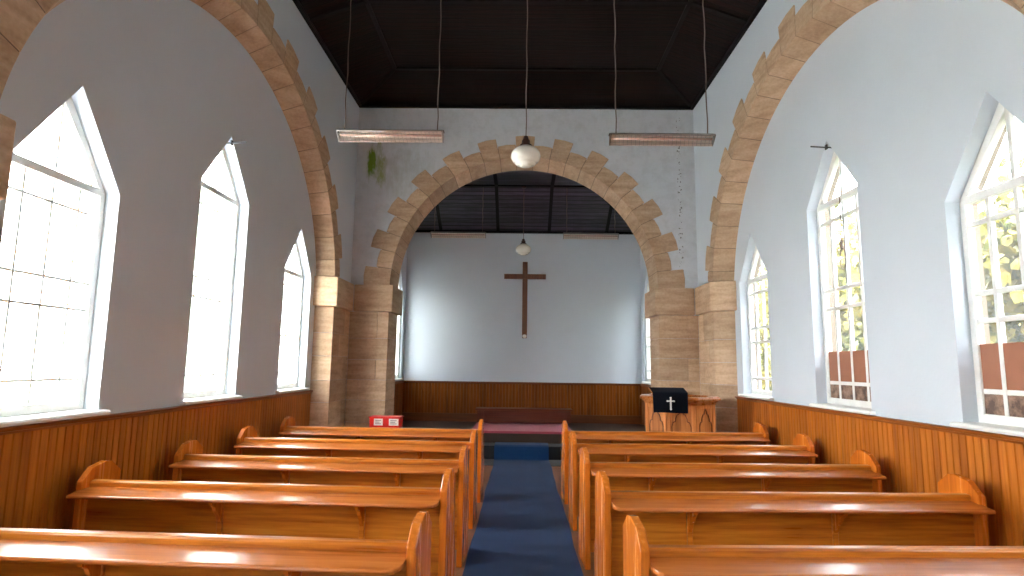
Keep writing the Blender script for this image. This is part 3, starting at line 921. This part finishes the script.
for x, z in ((-.043, -.054), (.043, -.054), (0, -.010), (0, -.160)):
    m.tube([(x, -.112, z), (x, -.131, z)], .0115, 12)
e = m.build('embroidered_cross', M['silver'], cloth)

# ------------------------------------------------------------------ chancel bench
root = empty('low_bench', (.09, 12.45, .442)); tag(root, 'low dark red wooden bench against the chancel end wall', 'bench')
m = MB(); m.box(-1.0, 1.0, -.20, .22, .275, .31); m.build('bench_top', M['bench_dark'], root, bevel=.008)
m = MB(); m.box(-.96, .96, -.15, -.12, .03, .275); m.build('apron', M['bench_dark'], root)
for x in (-.85, .85):
    MB().box(x-.025, x+.025, -.16, .18, 0, .275).build('leg', M['bench_dark'], root, bevel=.004)

# ------------------------------------------------------------------ small table and red box behind the left front pew
tx, ty = -1.885, 8.45
root = empty('side_table', (tx, ty, 0)); tag(root, 'small wooden table behind the left front pew, under the red box', 'table')
m = MB(); m.box(-.28, .28, -.2, .2, .675, .70); m.build('table_top', M['pew_x'], root, bevel=.004)
for x in (-.24, .24):
    for y in (-.16, .16): MB().box(x-.02, x+.02, y-.02, y+.02, 0, .675).build('leg', M['pew_z'], root)
root = empty('red_box', (tx, ty, .70)); tag(root, 'bright red plastic box with two white labels beside the left pier', 'box')
m = MB(); m.prism([(-.10, 0), (.10, 0), (.11, .195), (-.11, .195)], 'x', -.215, .215); m.build('box_body', M['red'], root, bevel=.008)
m = MB(); m.box(-.228, .228, -.118, .118, .190, .205); m.build('lid', M['red'], root, bevel=.004)
for x0, x1 in ((-.15, -.025), (.06, .195)):
    m = MB(); m.hexa([(x0, -.1078, .085), (x1, -.1078, .085), (x1, -.1125, .178), (x0, -.1125, .178)], [(x0, -.1105, .085), (x1, -.1105, .085), (x1, -.1155, .178), (x0, -.1155, .178)])
    lb = m.build('paper_label', M['label'], root)
    m = MB()
    for k in range(3):
        zz = .105+.022*k; yy = -.1115-.0024*((zz-.085)/.093*2)
        m.box(x0+.02, x1-.025-.02*(k % 2), yy-.002, yy, zz, zz+.008)
    m.build('label_marks', M['ink'], lb)

# ------------------------------------------------------------------ outside
hm = MB(); hb = hm.bm; rows_ = []
for i in range(25):
    x = 10.6+i*1.1; row = []
    for j in range(46):
        y = -14+j*1.5
        z = -.4+10.5*(1-math.exp(-(x-10.6)/6))+.55*math.sin(x*1.3+y*.9)+.45*math.sin(y*1.7-x*.6)+.25*math.sin(y*3.1+x*2.3) if i else -.5
        row.append(hb.verts.new((x, y, z)))
    rows_.append(row)
for r0, r1 in zip(rows_, rows_[1:]):
    for k in range(45): hb.faces.new((r0[k], r0[k+1], r1[k+1], r1[k]))
structure(hm.build('hillside', M['bank'], smooth=True), 'overgrown yellow green bank outside to the right')
g = structure(MB().box(-60, 60, -60, 70, -.45, -.35).build('ground', M['grass']), 'grass outside the church')
def bush(cx, cy, r, hgt, seed, name, label):
    rnd = random.Random(seed)
    root = empty(name, (cx, cy, -.35)); tag(root, label, 'shrub', 'foliage outside the right windows' if cx > 0 else None)
    m = MB(); m.tube([(0, 0, 0), (.05, .05, hgt*.35), (.0, .1, hgt*.6)], [.10, .07, .04], 8); m.build('trunk', M['tree_bark'], root)
    m = MB()
    for k in range(2600):
        th, ph = rnd.uniform(0, 2*PI), math.acos(rnd.uniform(-1, 1)); rr = r*rnd.uniform(.55, 1)*(1+.25*math.sin(3*th+seed)*math.sin(2*ph))
        c = Vector((rr*math.sin(ph)*math.cos(th), rr*math.sin(ph)*math.sin(th), hgt*.55+hgt*.45*rr/r*math.cos(ph)))
        n = Vector((rnd.gauss(0, 1), rnd.gauss(0, 1), rnd.gauss(0, 1))).normalized(); a = n.orthogonal().normalized(); b = n.cross(a)
        s_ = rnd.uniform(.07, .15)
        vs = [m.bm.verts.new(c + a*s_*x + b*s_*y + n*.02*z) for x, y, z in ((1, 0, 0), (.35, .5, 1), (-.7, .45, 0), (-1, 0, -1), (-.6, -.5, 0), (.4, -.5, 1))]
        m.bm.faces.new(vs)
    f = m.build('foliage', M['leaf'], root)
    f['kind'] = 'stuff'
bi = 0
for cy, cx, r, h in ((1.6, 6.3, 1.08, 4.4), (4.3, 6.4, 1.1, 4.2), (7.0, 6.3, 1.08, 4.2), (9.7, 6.5, 1.1, 4.4), (12.4, 6.4, 1.08, 4.6), (15.1, 6.6, 1.1, 4.8),
                     (3.0, 9.3, 1.35, 6.2), (6.3, 9.4, 1.35, 5.8), (9.6, 9.3, 1.35, 6.0), (12.9, 9.5, 1.35, 5.8), (16.2, 9.4, 1.35, 6.4), (19.6, 9.2, 1.4, 6.6)):
    bush(cx, cy, r, h, bi, 'shrub', 'yellow green leafy shrub seen blurred through the right windows'); bi += 1

bush(-4.3, 12.6, .95, 4.6, 31, 'shrub', 'added tall shrub dimming the left chancel window')  # added to hold back the sky light on the chancel end wall
bush(-6.4, 11.6, 1.0, 5.2, 32, 'shrub', 'added tall shrub further out, also dimming the left chancel window')  # second added shrub, cuts more light from the same window
# ------------------------------------------------------------------ light
wld = bpy.data.worlds.new('overcast_sky'); scene.world = wld; wld.use_nodes = True
nt = wld.node_tree; bg = nt.nodes['Background']
tc = nt.nodes.new('ShaderNodeTexCoord'); sp = nt.nodes.new('ShaderNodeSeparateXYZ'); nt.links.new(tc.outputs['Generated'], sp.inputs[0])
# bright cloud on the left (-x), duller on the right
f = math_node(nt, 'ADD', math_node(nt, 'MULTIPLY', sp.outputs['X'], -.5), .5)
c = ramp(nt, f, [(0, (.85, .90, .95)), (.5, (.84, .91, 1.0)), (1, (.99, 1, 1))])
nt.links.new(c, bg.inputs['Color'])
st = math_node(nt, 'ADD', math_node(nt, 'MULTIPLY', math_node(nt, 'POWER', f, 2.0), 16.5), 6.2)
nt.links.new(st, bg.inputs['Strength'])
sun = bpy.data.lights.new('sun', 'SUN'); sun.energy = 3.2; sun.angle = math.radians(3); sun.color = (1, .93, .80)
so = bpy.data.objects.new('sun', sun); col.objects.link(so)
so.rotation_euler = Vector((0, 1, -.9)).to_track_quat('-Z', 'Y').to_euler()

# ------------------------------------------------------------------ camera
cam = bpy.data.cameras.new('camera'); co = bpy.data.objects.new('camera', cam); col.objects.link(co)
cam.sensor_width = 36; cam.lens = 585.97/1024*36; cam.clip_start = .05
a, b, r = map(math.radians, (7.46, .881, .757))
fw = Vector((-math.sin(b)*math.cos(a), math.cos(b)*math.cos(a), math.sin(a)))
rt = Vector((math.cos(b), math.sin(b), 0)); up = rt.cross(fw)
rt2 = rt*math.cos(r)+up*math.sin(r); up2 = -rt*math.sin(r)+up*math.cos(r)
mt = Matrix((rt2, up2, -fw)).transposed().to_4x4(); mt.translation = (0, 0, 1.65)
co.matrix_world = mt
scene.camera = co

scene.cycles.use_denoising = True
scene.cycles.max_bounces = 12; scene.cycles.diffuse_bounces = 8; scene.cycles.transparent_max_bounces = 12
scene.cycles.sample_clamp_indirect = 12
vs = scene.view_settings
vs.view_transform = 'Standard'; vs.look = 'None'; vs.gamma = 1; vs.use_curve_mapping = False; vs.exposure = 1.6
